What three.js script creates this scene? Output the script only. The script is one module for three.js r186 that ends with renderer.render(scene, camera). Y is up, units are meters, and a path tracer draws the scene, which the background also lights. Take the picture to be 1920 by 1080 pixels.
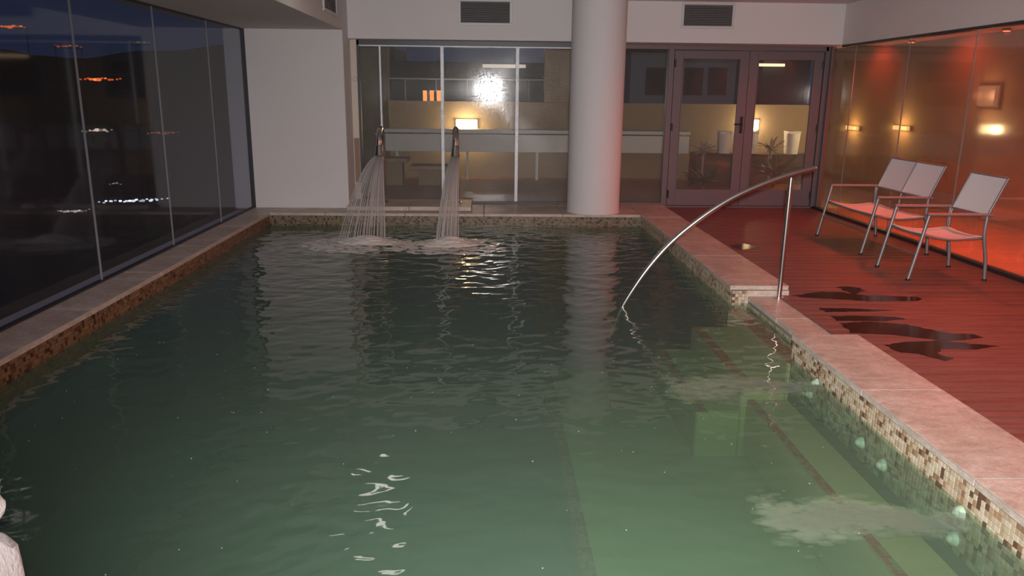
import * as THREE from 'three';
import { RectAreaLightUniformsLib } from 'three/addons/lights/RectAreaLightUniformsLib.js';
import { mergeGeometries, mergeVertices } from 'three/addons/utils/BufferGeometryUtils.js';
import { ImprovedNoise } from 'three/addons/math/ImprovedNoise.js';
import { RoundedBoxGeometry } from 'three/addons/geometries/RoundedBoxGeometry.js';

// ------------------------------------------------------------------ camera, sky, large lights, exposure
const scene = new THREE.Scene();
RectAreaLightUniformsLib.init();
const FOCAL = 1460.5, PITCH = 0.24447, YAW = 0.0326, ROLL = 0.01097, EYE = new THREE.Vector3(0, 1.55, 0);
const fwd = new THREE.Vector3(Math.sin(YAW) * Math.cos(PITCH), -Math.sin(PITCH), -Math.cos(YAW) * Math.cos(PITCH));
const right0 = new THREE.Vector3(Math.cos(YAW), 0, Math.sin(YAW));
const up0 = new THREE.Vector3().crossVectors(right0, fwd);
const right = right0.clone().multiplyScalar(Math.cos(ROLL)).addScaledVector(up0, Math.sin(ROLL));
const up = up0.clone().multiplyScalar(Math.cos(ROLL)).addScaledVector(right0, -Math.sin(ROLL));
const camera = new THREE.PerspectiveCamera(2 * Math.atan(540 / FOCAL) * 180 / Math.PI, 16 / 9, 0.05, 500);
camera.position.copy(EYE);
camera.quaternion.setFromRotationMatrix(new THREE.Matrix4().makeBasis(right, up, fwd.clone().negate()));
scene.add(camera);
scene.background = new THREE.Color().setRGB(0.009, 0.016, 0.042);   // night sky

const renderer = new THREE.WebGLRenderer({ antialias: true });
renderer.toneMapping = THREE.LinearToneMapping;
renderer.toneMappingExposure = 1.0;
renderer.shadowMap.enabled = true;

// the flash of the camera that took the picture
const flash = new THREE.SpotLight(new THREE.Color().setRGB(1, 0.96, 0.95), 122, 0, 0.88, 1, 2);
flash.name = 'camera_flash'; flash.position.set(0.03, 1.64, 0.03); flash.target.position.set(1.9, -0.9, -10);
flash.shadow.radius = 2; flash.castShadow = true; scene.add(flash, flash.target);

// ------------------------------------------------------------------ helpers
let seed = 7;
const rnd = () => { seed = (seed * 1664525 + 1013904223) >>> 0; return seed / 4294967296; };
const rr = (a, b) => a + (b - a) * rnd();
const V = (x, y, z) => new THREE.Vector3(x, y, z);
const lin = (r, g, b) => new THREE.Color().setRGB(r, g, b);
const ray = (x, y) => right.clone().multiplyScalar((x - 960) / FOCAL).addScaledVector(up, -(y - 540) / FOCAL).add(fwd);
const onY = (x, y, h) => { const d = ray(x, y); return EYE.clone().addScaledVector(d, (h - EYE.y) / d.y); };
const onZ = (x, y, z) => { const d = ray(x, y); return EYE.clone().addScaledVector(d, z / d.z); };
const onX = (x, y, v) => { const d = ray(x, y); return EYE.clone().addScaledVector(d, v / d.x); };
const taken = {};
function numbered(n) { const k = taken[n] = (taken[n] ?? -1) + 1; return k ? `${n}_${String(k).padStart(3, '0')}` : n; }
function tag(o, label, category, group, kind) {
  if (label) o.userData.label = label; if (category) o.userData.category = category;
  if (group) o.userData.group = group; if (kind) o.userData.kind = kind; return o;
}
function metreUV(g) {   // texture coordinates in metres, by the way a face points
  if (g.index) g = g.toNonIndexed();
  const p = g.attributes.position, n = g.attributes.normal, uv = new Float32Array(p.count * 2);
  for (let i = 0; i < p.count; i++) {
    const ax = Math.abs(n.getX(i)), ay = Math.abs(n.getY(i)), az = Math.abs(n.getZ(i));
    const x = p.getX(i), y = p.getY(i), z = p.getZ(i);
    const [u, v] = ay >= ax && ay >= az ? [x, z] : ax >= az ? [z, y] : [x, y];
    uv[2 * i] = u; uv[2 * i + 1] = v;
  }
  g.setAttribute('uv', new THREE.BufferAttribute(uv, 2)); return g;
}
function bx(x0, x1, y0, y1, z0, z1, r = 0.004) {   // a box between two corners, edges rounded
  const w = Math.abs(x1 - x0), h = Math.abs(y1 - y0), d = Math.abs(z1 - z0);
  const g = r ? new RoundedBoxGeometry(w, h, d, 1, Math.min(r, w / 3, h / 3, d / 3)) : new THREE.BoxGeometry(w, h, d);
  g.translate((x0 + x1) / 2, (y0 + y1) / 2, (z0 + z1) / 2); return metreUV(g);
}
function tube(pts, r, seg = 24, rad = 10, closed = false) {
  const g = new THREE.TubeGeometry(new THREE.CatmullRomCurve3(pts, closed, 'centripetal'), seg, r, rad, closed); return g.toNonIndexed();
}
function bar(a, b, r, rad = 10) { return tube([a, a.clone().lerp(b, 0.5), b], r, 2, rad); }
function disc(c, r, h, n = 20, rBottom = r) { const g = new THREE.CylinderGeometry(r, rBottom, h, n); g.translate(c.x, c.y, c.z); return g.toNonIndexed(); }
function ball(c, r, n = 14) { const g = new THREE.SphereGeometry(r, n, Math.ceil(n * 0.7)); g.translate(c.x, c.y, c.z); return g.toNonIndexed(); }
const join = (a) => a.length === 1 ? a[0] : mergeGeometries(a.map((g) => g.index ? g.toNonIndexed() : g));
function obj(name, geoms, mat, parent = scene) {
  const m = new THREE.Mesh(join(Array.isArray(geoms) ? geoms : [geoms]), mat);
  m.name = parent === scene ? numbered(name) : name; m.castShadow = m.receiveShadow = true; parent.add(m); return m;
}
function thing(name, label, category, group, kind, at = [0, 0, 0], turn = 0) {
  const o = new THREE.Group(); o.name = numbered(name); o.position.set(...at); o.rotation.y = turn; scene.add(o);
  return tag(o, label, category, group, kind);
}
const structure = (name, geoms, mat, label, category) => tag(obj(name, geoms, mat), label, category, null, 'structure');

// ------------------------------------------------------------------ textures
const N = 512;
function lattice(n, s) { let q = s >>> 0; const a = new Float32Array(n * n); for (let i = 0; i < a.length; i++) { q = (q * 1664525 + 1013904223) >>> 0; a[i] = q / 4294967296; } return a; }
function noiseField(cx, cy, s) {   // one octave, repeating
  const n = 256, a = lattice(n, s), out = new Float32Array(N * N);
  for (let y = 0; y < N; y++) for (let x = 0; x < N; x++) {
    const fx = x / N * cx, fy = y / N * cy, ix = Math.floor(fx), iy = Math.floor(fy);
    let tx = fx - ix, ty = fy - iy; tx = tx * tx * (3 - 2 * tx); ty = ty * ty * (3 - 2 * ty);
    const g = (i, j) => a[(((iy + j) % cy)) * n + ((ix + i) % cx)];
    out[y * N + x] = (g(0, 0) * (1 - tx) + g(1, 0) * tx) * (1 - ty) + (g(0, 1) * (1 - tx) + g(1, 1) * tx) * ty;
  }
  return out;
}
function layered(list) { const out = new Float32Array(N * N); for (const [cx, cy, w, s] of list) { const f = noiseField(cx, cy, s); for (let i = 0; i < out.length; i++) out[i] += w * (f[i] - 0.5); } return out; }
function tex(f, paint, repeat, srgb) {
  const d = new Uint8Array(N * N * 4);
  for (let i = 0; i < N * N; i++) { const c = paint(f[i], i); d[4 * i] = c[0]; d[4 * i + 1] = c[1]; d[4 * i + 2] = c[2]; d[4 * i + 3] = 255; }
  const t = new THREE.DataTexture(d, N, N); t.wrapS = t.wrapT = THREE.RepeatWrapping; t.magFilter = THREE.LinearFilter; t.minFilter = THREE.LinearFilter;
  t.repeat.set(...repeat); if (srgb) t.colorSpace = THREE.SRGBColorSpace; t.needsUpdate = true; return t;
}
const cl = (v) => Math.max(0, Math.min(255, v));
const grey = (v) => { v = cl(128 + 255 * v); return [v, v, v]; };
const plasterF = layered([[8, 8, 0.5, 11], [40, 40, 0.35, 12], [160, 160, 0.3, 13]]);
const plasterBump = tex(plasterF, grey, [0.8, 0.8]);
const stoneF = layered([[5, 7, 0.5, 21], [18, 26, 0.4, 22], [70, 90, 0.35, 23], [200, 220, 0.25, 24]]);
const stoneMap = tex(stoneF, (v) => [cl(205 + 60 * v), cl(190 + 62 * v), cl(176 + 66 * v)], [1.1, 1.1], true);
const stoneBump = tex(stoneF, grey, [1.1, 1.1]);
const woodF = layered([[3, 40, 0.5, 31], [6, 120, 0.5, 32], [20, 200, 0.35, 33], [60, 60, 0.2, 34]]);
const woodMap = tex(woodF, (v) => [cl(180 + 70 * v), cl(172 + 74 * v), cl(168 + 74 * v)], [0.7, 1.4], true);
const woodBump = tex(woodF, grey, [0.7, 1.4]);
const clothF = layered([[128, 128, 0.6, 41], [200, 200, 0.5, 42]]);
const clothBump = tex(clothF, grey, [6, 6]);
const dropF = (() => {   // beads of water standing on a pane
  const f = new Float32Array(N * N); let q = 99; const r = () => { q = (q * 1664525 + 1013904223) >>> 0; return q / 4294967296; };
  for (let k = 0; k < 2600; k++) {
    const cx = r() * N, cy = r() * N, s = 1.5 + 4 * r() * r();
    for (let y = -6; y <= 6; y++) for (let x = -6; x <= 6; x++) { const d = Math.hypot(x, y) / s; if (d < 1) { const i = ((Math.floor(cy) + y + N) % N) * N + (Math.floor(cx) + x + N) % N; f[i] = Math.max(f[i], Math.sqrt(1 - d * d)); } }
  }
  return f;
})();
const dropBump = tex(dropF, (v) => { v = cl(255 * v); return [v, v, v]; }, [1.2, 1.2]);

// ------------------------------------------------------------------ materials
const std = (o) => new THREE.MeshStandardMaterial(o), phy = (o) => new THREE.MeshPhysicalMaterial(o);
const M = {
  plaster: std({ color: lin(0.66, 0.63, 0.62), roughness: 0.9, bumpMap: plasterBump, bumpScale: 0.002 }),
  plasterWarm: std({ color: lin(0.62, 0.54, 0.46), roughness: 0.9, bumpMap: plasterBump, bumpScale: 0.002 }),
  column: std({ color: lin(0.64, 0.61, 0.61), roughness: 0.75 }),
  stone: std({ color: lin(0.80, 0.80, 0.80), map: stoneMap, bumpMap: stoneBump, bumpScale: 0.0012, roughness: 0.42 }),
  seamLitWet: std({ color: lin(0.78, 0.80, 0.84), roughness: 0.35, bumpMap: dropBump, bumpScale: 0.004 }),  // beaded joint, its lit sparkle put into the pale colour
  joint: std({ color: lin(0.30, 0.26, 0.23), roughness: 0.95 }),
  concrete: std({ color: lin(0.33, 0.31, 0.28), roughness: 0.95, bumpMap: plasterBump, bumpScale: 0.003 }),
  poolRender: std({ color: lin(0.46, 0.66, 0.56), roughness: 0.8, bumpMap: plasterBump, bumpScale: 0.002 }),
  mosaicRender: std({ color: lin(0.20, 0.21, 0.155), roughness: 0.8 }),
  stepRender: std({ color: lin(0.88, 0.64, 0.42), roughness: 0.8, bumpMap: plasterBump, bumpScale: 0.002 }),
  darkAlu: std({ color: lin(0.06, 0.06, 0.065), roughness: 0.45, metalness: 0.6 }),
  doorPaint: std({ color: lin(0.155, 0.12, 0.13), roughness: 0.5, metalness: 0.1 }),
  black: std({ color: lin(0.012, 0.012, 0.013), roughness: 0.4 }),
  silicone: std({ color: lin(0.25, 0.265, 0.285), roughness: 0.6 }),
  chrome: std({ color: lin(0.62, 0.60, 0.58), roughness: 0.16, metalness: 1 }),
  steel: std({ color: lin(0.60, 0.57, 0.55), roughness: 0.26, metalness: 1 }),
  chairTube: std({ color: lin(0.26, 0.245, 0.25), roughness: 0.42, metalness: 0.5 }),
  sling: std({ color: lin(0.80, 0.76, 0.76), roughness: 0.85, bumpMap: clothBump, bumpScale: 0.0006 }),
  vent: std({ color: lin(0.58, 0.57, 0.56), roughness: 0.45 }),
  ventSlat: std({ color: lin(0.42, 0.41, 0.42), roughness: 0.35, metalness: 0.5 }),
  ventDark: std({ color: lin(0.03, 0.03, 0.03), roughness: 0.9 }),
  whitePaint: std({ color: lin(0.76, 0.80, 0.79), roughness: 0.55 }),
  beige: std({ color: lin(0.36, 0.29, 0.19), roughness: 0.9, bumpMap: plasterBump, bumpScale: 0.003 }),
  paving: std({ color: lin(0.72, 0.62, 0.52), map: stoneMap, roughness: 0.7 }),
  terraceFloor: std({ color: lin(0.66, 0.36, 0.20), map: woodMap, roughness: 0.35 }),
  night: std({ color: lin(0.010, 0.011, 0.013), roughness: 1 }),
  farWall: std({ color: lin(0.5, 0.52, 0.56), roughness: 0.9 }),
  leaf: std({ color: lin(0.05, 0.085, 0.04), roughness: 0.55, side: THREE.DoubleSide }),
  paleLeaf: std({ color: lin(0.42, 0.40, 0.33), roughness: 0.6, side: THREE.DoubleSide }),
  rock: std({ color: lin(0.90, 0.90, 0.91), roughness: 0.9, bumpMap: stoneBump, bumpScale: 0.006 }),
  nozzle: std({ color: lin(0.78, 0.80, 0.80), roughness: 0.4 }),
  glassLeft: phy({ color: lin(0.80, 0.82, 0.86), transmission: 0.985, roughness: 0.05, specularIntensity: 0.55, thickness: 0 }),
  glassBack: phy({ color: lin(0.90, 0.90, 0.88), transmission: 0.97, roughness: 0.07, thickness: 0, bumpMap: dropBump, bumpScale: 0.0015 }),
  glassDoor: phy({ color: lin(0.92, 0.92, 0.9), transmission: 0.965, roughness: 0.06, thickness: 0 }),
  glassRight: phy({ color: lin(0.72, 0.60, 0.46), transmission: 0.88, roughness: 0.06, thickness: 0, ior: 1.7 }),
  wet: phy({ color: lin(0.045, 0.016, 0.014), roughness: 0.12, transparent: true, opacity: 0.82 }),
  waterSurface: phy({ color: lin(0.74, 0.86, 0.74), transmission: 0.95, roughness: 0.03, thickness: 0, ior: 1.33 }),
  waterBody: phy({ color: lin(0.085, 0.185, 0.14), transparent: true, opacity: 0.3, roughness: 1, thickness: 1.4, attenuationColor: lin(0.44, 0.62, 0.50), attenuationDistance: 1.0 }),
  foam: std({ color: lin(0.42, 0.40, 0.37), roughness: 0.7 }),
  froth: phy({ color: lin(0.80, 0.77, 0.72), roughness: 0.85, transparent: true, opacity: 0.38 }),
  plume: phy({ color: lin(0.72, 0.70, 0.62), roughness: 0.9, transparent: true, opacity: 0.04 }),
  stream: phy({ color: lin(0.88, 0.86, 0.84), transmission: 0.62, roughness: 0.12, thickness: 0, ior: 1.33 }),
};
const glow = (r, g, b, k) => std({ color: lin(0.02, 0.02, 0.02), emissive: lin(r, g, b), emissiveIntensity: k, roughness: 0.5 });

// ------------------------------------------------------------------ dimensions (metres; pool coping top at 0)
const DECK = -0.08, WATER = -0.16, XL = -3.2, XLI = -2.87, XRI = 2.06, XRO = 2.5, XG = 4.94, ZB = -11.3, ZD = -11.6, ZPOOL = -10.28, ZNEAR = -1.9, ZEND = 2.2;
const CEIL = 2.79, HEAD = 2.25, SOFFIT = 2.335, ZPIER = -10.73, XPIER = -1.9, ZHEAD = -11.1, DEEP = -1.2;

// ------------------------------------------------------------------ the room
structure('ceiling', [bx(XL - 0.3, XG + 0.6, CEIL, CEIL + 0.25, ZD - 0.3, ZEND + 0.2, 0)], M.plaster, 'white plastered ceiling over the pool room', 'ceiling');
structure('wall_near', [bx(XL - 0.3, XG + 0.3, -0.3, CEIL, ZEND, ZEND + 0.2, 0)], M.plaster, 'white plastered wall opposite the glazed end of the room', 'wall');
structure('wall_left', [bx(XL - 0.25, XPIER, SOFFIT, CEIL, ZPIER, ZEND, 0.006), bx(XL - 0.25, XL, -2, -0.045, ZB, ZEND, 0)], M.plaster, 'white dropped beam running above the dark window wall', 'beam');
structure('wall_back_left', [bx(XL - 0.25, XPIER, -0.02, CEIL, ZB - 0.2, ZPIER, 0.006)], M.plaster, 'white wall pier between dark window wall and water spouts', 'wall');
structure('wall_back', [bx(XPIER + 0.001, XG + 0.25, HEAD, CEIL, ZD - 0.25, ZHEAD, 0.006)], M.plaster, 'white header above the glazing with two grilles', 'wall');
structure('wall_niche', [bx(XPIER + 0.001, XPIER + 0.09, 0, HEAD, ZB - 0.15, ZB + 0.06, 0.004)], M.plasterWarm, 'beige strip of wall beside the spouts', 'wall');
structure('wall_right', [bx(XG - 0.06, XG + 0.55, HEAD, CEIL, ZHEAD, ZEND, 0.006)], M.plaster, 'white upper wall above the red lit glass partition', 'wall');
structure('trim_1', [bx(XG - 0.06, XG + 0.03, HEAD - 0.028, HEAD, ZHEAD, ZEND, 0.003)], M.darkAlu, 'dark rail along the top of the red lit glass partition', 'trim');
structure('trim_2', [bx(XG - 0.05, XG + 0.04, DECK, DECK + 0.035, ZD, ZEND, 0.003)], M.darkAlu, 'dark floor rail under the red lit glass partition', 'trim');
const column = new THREE.CylinderGeometry(0.355, 0.355, CEIL, 64, 1, true); column.translate(1.44, CEIL / 2, -10.58);
structure('column', [column, disc(V(1.44, 0.012, -10.58), 0.362, 0.024, 64)], M.column, 'thick round white column at the pool end', 'column');

// the timber deck: one plank beside the next
const floor = thing('floor', 'reddish brown timber deck beside the pool', 'floor', null, 'structure');
obj('underlay', [bx(XRO - 0.06, XG + 0.05, DECK - 0.2, DECK - 0.03, ZD - 0.1, ZEND, 0), bx(XL, XRO, -0.4, DECK - 0.03, ZNEAR + 0.45, ZEND, 0)], M.night, floor);
const plankMats = [[0.40, 0.20, 0.18], [0.375, 0.19, 0.175], [0.42, 0.205, 0.18], [0.385, 0.195, 0.185]].map(([r, g, b]) => std({ color: lin(r, g, b), map: woodMap, bumpMap: woodBump, bumpScale: 0.0012, roughness: 0.5 }));
{
  const W = 0.145, variants = [0, 1, 2].map((k) => { const g = bx(XRO - 0.05, XG, -0.028, 0, -W / 2 + 0.0035, W / 2 - 0.0035, 0.003); g.attributes.uv.array.forEach((_, i, a) => { a[i] += k * 0.37; }); return g; });
  let i = 0;
  for (let z = ZD + 0.1; z < ZEND - 0.1; z += W, i++) { const m = obj('plank', variants[i % 3], plankMats[(i * 7 + (i >> 2)) % 4], floor); m.position.set(0, DECK, z); }
}
structure('floor_near', [bx(XL, XRO - 0.06, DECK - 0.04, DECK, ZNEAR + 0.45, ZEND, 0)], M.stone, 'pale stone floor at the end of the pool', 'floor');

// stone coping round the pool, slab by slab
const coping = thing('pool_coping', 'pale stone coping slabs round the pool', 'coping', null, 'structure');
function slabs(axis, from, to, a0, a1, top, step, thick = 0.04) {
  const n = Math.max(1, Math.round(Math.abs(to - from) / step)), d = (to - from) / n;
  for (let k = 0; k < n; k++) {
    const s0 = from + d * k, s1 = from + d * (k + 1), lo = Math.min(s0, s1) + 0.0015, hi = Math.max(s0, s1) - 0.0015, dy = rr(-0.0012, 0.0012);
    obj('slab', axis === 'z' ? bx(a0, a1, top - thick + dy, top + dy, lo, hi, 0.006) : bx(lo, hi, top - thick + dy, top + dy, a0, a1, 0.006), M.stone, coping);
  }
}
slabs('z', -4.955, ZNEAR, XRI - 0.012, XRO, 0, 1.15);
slabs('z', ZB, -6.32, XRI - 0.012, XRO + 0.05, 0, 1.15);
obj('end_block', bx(2.196, XRO + 0.05, -0.3, -0.041, -6.5, -6.305, 0.002), M.stone, coping);
slabs('z', -6.31, -4.96, 2.2, XRO + 0.03, -0.088, 0.68);
slabs('z', ZPIER + 0.35, ZNEAR, XL + 0.01, XLI + 0.012, 0, 1.2);
slabs('x', XL + 0.01, XRI - 0.014, ZB, ZPOOL + 0.012, 0, 1.05);
slabs('x', XL + 0.01, XRO, ZNEAR - 0.01, ZNEAR + 0.45, 0, 1.1);
slabs('x', -1.895, -0.22, ZB + 0.07, -10.47, 0.062, 0.84, 0.06);

// pool walls, floor and steps under water
const shell = thing('pool_basin', 'pool basin with submerged bench and entry steps', 'pool', null, 'structure');
obj('basin_wall', [bx(XL, XLI - 0.006, DEEP, -0.042, ZB, ZNEAR, 0)], M.mosaicRender, shell);
obj('basin_wall', [bx(XRI + 0.006, XRO, DEEP, -0.042, ZB, -6.31, 0), bx(XRI + 0.006, XRO, DEEP, -0.042, -4.96, ZNEAR + 0.4, 0), bx(2.206, XRO, DEEP, -0.13, -6.31, -4.96, 0)], M.mosaicRender, shell);
obj('basin_wall', [bx(XL, XRO, DEEP, -0.042, ZB, ZPOOL - 0.006, 0)], M.mosaicRender, shell);
obj('basin_wall', [bx(XL, XRO, DEEP, -0.042, ZNEAR + 0.006, ZNEAR + 0.4, 0)], M.poolRender, shell);
obj('basin_floor', [bx(XL, XRO, DEEP - 0.2, DEEP, ZB, ZNEAR + 0.4, 0)], M.poolRender, shell);
obj('platform', [bx(0.5, XRI + 0.01, DEEP, -0.9, -6.7, ZNEAR, 0.02)], M.stepRender, shell);
obj('bench', [bx(1.78, XRI + 0.01, -0.86, -0.47, -4.96, ZNEAR, 0.015)], M.stepRender, shell);
obj('step', [bx(2.04, 2.22, -0.91, -0.205, -6.31, -4.96, 0.012)], M.stepRender, shell);
obj('step', [bx(1.74, 2.05, -0.91, -0.36, -6.31, -4.96, 0.012)], M.stepRender, shell);
obj('step', [bx(1.44, 1.75, -0.91, -0.56, -6.31, -4.96, 0.012)], M.stepRender, shell);
// red brown mosaic nosing on the step edges
const nosing = std({ color: lin(0.62, 0.12, 0.05), roughness: 0.5 }), nosing2 = std({ color: lin(0.55, 0.28, 0.13), roughness: 0.5 });
{
  const g = new RoundedBoxGeometry(0.025, 0.006, 0.025, 1, 0.002), edges = [[2.04, -0.205, -6.3, -4.97, 6], [1.74, -0.36, -6.3, -4.97, 3], [1.44, -0.56, -6.3, -4.97, 3], [1.78, -0.47, -4.95, ZNEAR, 2], [0.5, -0.9, -6.6, ZNEAR, 3]];
  const places = [];
  for (const [x, y, z0, z1, rows] of edges) for (let z = z0; z < z1; z += 0.027) for (let k = 0; k < rows; k++) places.push([x + 0.014 + 0.027 * k, y + 0.002, z + 0.013]);
  const im = new THREE.InstancedMesh(g, std({ color: lin(1, 1, 1), roughness: 0.45 }), places.length); im.name = 'nosing_tiles'; im.userData.kind = 'stuff';
  const m4 = new THREE.Matrix4();
  places.forEach((p, i) => { im.setMatrixAt(i, m4.makeTranslation(...p)); const c = rnd(); im.setColorAt(i, c < 0.6 ? nosing.color : c < 0.85 ? nosing2.color : lin(0.45, 0.36, 0.24)); });
  shell.add(im);
}
// mosaic band above and just below the water line
const mosaicColors = [[0.46, 0.38, 0.27], [0.38, 0.29, 0.19], [0.52, 0.45, 0.34], [0.24, 0.15, 0.085], [0.12, 0.065, 0.04], [0.33, 0.21, 0.12]];
const mosaicMats = mosaicColors.map(([r, g, b]) => std({ color: lin(r, g, b), roughness: 0.35 }));
{
  const P = 0.027, ROWS = 13, tileX = new RoundedBoxGeometry(0.007, 0.0245, 0.0245, 1, 0.0015), tileZ = new RoundedBoxGeometry(0.0245, 0.0245, 0.007, 1, 0.0015);
  const pick = () => { const c = rnd(); return c < 0.34 ? 0 : c < 0.56 ? 1 : c < 0.74 ? 2 : c < 0.86 ? 3 : c < 0.93 ? 4 : 5; };
  const band = (name, label, tile, spots, tint = [1, 1, 1]) => {
    const t = thing(name, label, 'mosaic', null, 'structure');
    const near = spots.filter((s) => s[3]), rest = spots.filter((s) => !s[3]);
    for (const [x, y, z] of near) obj('tile', tile, mosaicMats[pick()], t).position.set(x, y, z);
    const im = new THREE.InstancedMesh(tile, std({ color: lin(1, 1, 1), roughness: 0.35 }), rest.length), m4 = new THREE.Matrix4(); im.name = 'mosaic_tiles'; im.userData.kind = 'stuff';
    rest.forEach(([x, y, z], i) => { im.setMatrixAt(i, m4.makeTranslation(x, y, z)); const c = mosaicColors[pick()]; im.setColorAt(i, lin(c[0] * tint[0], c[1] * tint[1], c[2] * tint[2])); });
    t.add(im);
  };
  const L = [], R = [], B = [], E = [];
  for (let k = 0; k < ROWS; k++) {
    const y = -0.056 - P * k;
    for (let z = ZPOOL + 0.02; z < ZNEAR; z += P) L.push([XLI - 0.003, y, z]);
    for (let z = ZPOOL + 0.02; z < -6.32; z += P) R.push([XRI + 0.003, y, z]);
    for (let z = -4.94; z < ZNEAR; z += P) R.push([XRI + 0.003, y, z, k < 5 && z > -4.0 && z < -2.42]);
    for (let z = -6.30; z < -4.97; z += P) if (y < -0.14) R.push([2.2, y, z]);
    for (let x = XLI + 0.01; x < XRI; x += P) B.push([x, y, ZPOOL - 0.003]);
    for (let x = XRI + 0.02; x < 2.2; x += P) { E.push([x, y, -6.309]); }
  }
  band('wall_pool_left', 'brown mosaic band under the coping by the dark window wall', tileX, L, [0.40, 0.26, 0.18]);  // brown tiles, tint also darkened for the weaker flash on this side
  band('wall_pool_right', 'beige mosaic band under the coping by the timber deck', tileX, R, [0.9, 0.9, 0.9]);
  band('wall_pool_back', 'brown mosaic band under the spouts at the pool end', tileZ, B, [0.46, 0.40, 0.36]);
  band('wall_pool_step', 'small mosaic square on the coping end by the handrail', tileZ, E);
}

// ------------------------------------------------------------------ windows and doors
// window wall over the town
const w1 = thing('window_1', 'dark frameless window wall looking out on town lights', 'window', null, 'structure');
{
  const seams = [-10.86, -9.4, -7.93, -6.4, -4.9, -3.4, -1.9, -0.4, ZEND];
  for (let k = 0; k + 1 < seams.length; k++) obj('pane', bx(XL - 0.006, XL, 0.012, SOFFIT, seams[k] + 0.004, seams[k + 1] - 0.004, 0), M.glassLeft, w1);
  for (const z of seams.slice(1, -1)) obj('seam', bx(XL - 0.008, XL + 0.002, 0.012, SOFFIT, z - 0.011, z + 0.011, 0.001), M.silicone, w1);
  obj('frame', [bx(XL - 0.03, XL + 0.03, 0, SOFFIT, -10.76, ZPIER + 0.001, 0.003), bx(XL - 0.02, XL + 0.02, 0, SOFFIT, -10.88, -10.84, 0.003)], M.darkAlu, w1);
  obj('sill_channel', bx(XL - 0.03, XL + 0.02, 0, 0.014, -10.74, ZEND, 0.002), M.darkAlu, w1);
  obj('head_channel', bx(XL - 0.03, XL + 0.02, SOFFIT - 0.014, SOFFIT, -10.74, ZEND, 0.002), M.darkAlu, w1);
  obj('end_pane', bx(XL - 0.006, XL, 0.012, SOFFIT, -10.84, -10.76, 0), M.glassLeft, w1);
}
// glazing behind the spouts
const w2 = thing('window_2', 'rain beaded window behind the two water spouts', 'window', null, 'structure');
{
  const xs = [-1.79, -1.5, -0.64, 0.41, 1.75];
  for (let k = 0; k < 4; k++) obj('pane', bx(xs[k] + 0.004, xs[k + 1] - 0.004, 0.03, 2.19, ZB - 0.008, ZB, 0), M.glassBack, w2);
  for (const x of xs.slice(1, 4)) obj('seam', bx(x - (x < -1 ? 0.012 : 0.022), x + (x < -1 ? 0.012 : 0.022), 0.03, 2.19, ZB - 0.01, ZB + 0.003, 0.001), M.seamLitWet, w2);
  obj('frame', [bx(-1.81, 1.75, 2.18, HEAD, ZB - 0.04, ZB + 0.03, 0.003), bx(-1.81, -1.78, 0, HEAD, ZB - 0.04, ZB + 0.03, 0.003), bx(-1.81, 1.75, 0, 0.03, ZB - 0.04, ZB + 0.03, 0.003)], M.darkAlu, w2);
  obj('head_strip', bx(-1.78, 1.75, 2.165, 2.182, ZB - 0.01, ZB + 0.032, 0.002), M.seamLitWet, w2);
}
// fixed light and the double door
const w3 = thing('window_3', 'narrow fixed pane between the column and the double door', 'window', null, 'structure');
obj('pane', bx(1.8, 2.6, -0.02, 2.2, ZD - 0.008, ZD, 0), M.glassDoor, w3);
obj('frame', [bx(1.72, 2.63, 2.19, HEAD, ZD - 0.04, ZD + 0.04), bx(1.72, 2.63, -0.08, -0.01, ZD - 0.04, ZD + 0.04), bx(2.59, 2.67, -0.08, HEAD, ZD - 0.05, ZD + 0.05)], M.doorPaint, w3);
structure('trim_3', [bx(2.67, 4.9, 2.185, HEAD, ZD - 0.05, ZD + 0.05), bx(4.86, 4.93, -0.08, HEAD, ZD - 0.05, ZD + 0.05), bx(2.67, 4.9, -0.08, -0.055, ZD - 0.05, ZD + 0.05)], M.doorPaint, 'painted frame round the double glass door', 'door frame');
for (const [x0, x1, hinge, handle, label] of [[2.68, 3.765, 2.69, 3.715, 'mauve framed glass door leaf next to the narrow fixed pane'], [3.77, 4.85, 4.845, null, 'mauve framed glass door leaf next to the red lit glass partition']]) {
  const d = thing('door_1'.replace('1', hinge < 3 ? '1' : '2'), label, 'door', null, 'structure'), z0 = ZD - 0.03, z1 = ZD + 0.03;
  obj('stile', bx(x0, x0 + 0.125, -0.05, 2.18, z0, z1), M.doorPaint, d);
  obj('stile', bx(x1 - 0.125, x1, -0.05, 2.18, z0, z1), M.doorPaint, d);
  obj('top_rail', bx(x0 + 0.125, x1 - 0.125, 2.065, 2.18, z0, z1), M.doorPaint, d);
  obj('bottom_rail', bx(x0 + 0.125, x1 - 0.125, -0.05, 0.19, z0, z1), M.doorPaint, d);
  obj('pane', bx(x0 + 0.12, x1 - 0.12, 0.185, 2.07, ZD - 0.006, ZD + 0.002, 0), M.glassDoor, d);
  obj('bead', [bx(x0 + 0.125, x0 + 0.135, 0.19, 2.065, z1 - 0.01, z1 + 0.004, 0.001), bx(x1 - 0.135, x1 - 0.125, 0.19, 2.065, z1 - 0.01, z1 + 0.004, 0.001)], M.doorPaint, d);
  for (const y of [0.12, 1.1, 2.0]) obj('hinge', disc(V(hinge, y, z1 + 0.012), 0.014, 0.11, 10), M.black, d);
  if (handle) { const h = obj('handle_plate', bx(handle - 0.02, handle + 0.02, 1.02, 1.26, z1, z1 + 0.012), M.black, d); obj('lever', [bar(V(handle, 1.15, z1 + 0.01), V(handle, 1.15, z1 + 0.055), 0.01), bar(V(handle, 1.15, z1 + 0.055), V(handle - 0.12, 1.15, z1 + 0.055), 0.01)], M.black, h); }
}
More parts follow.
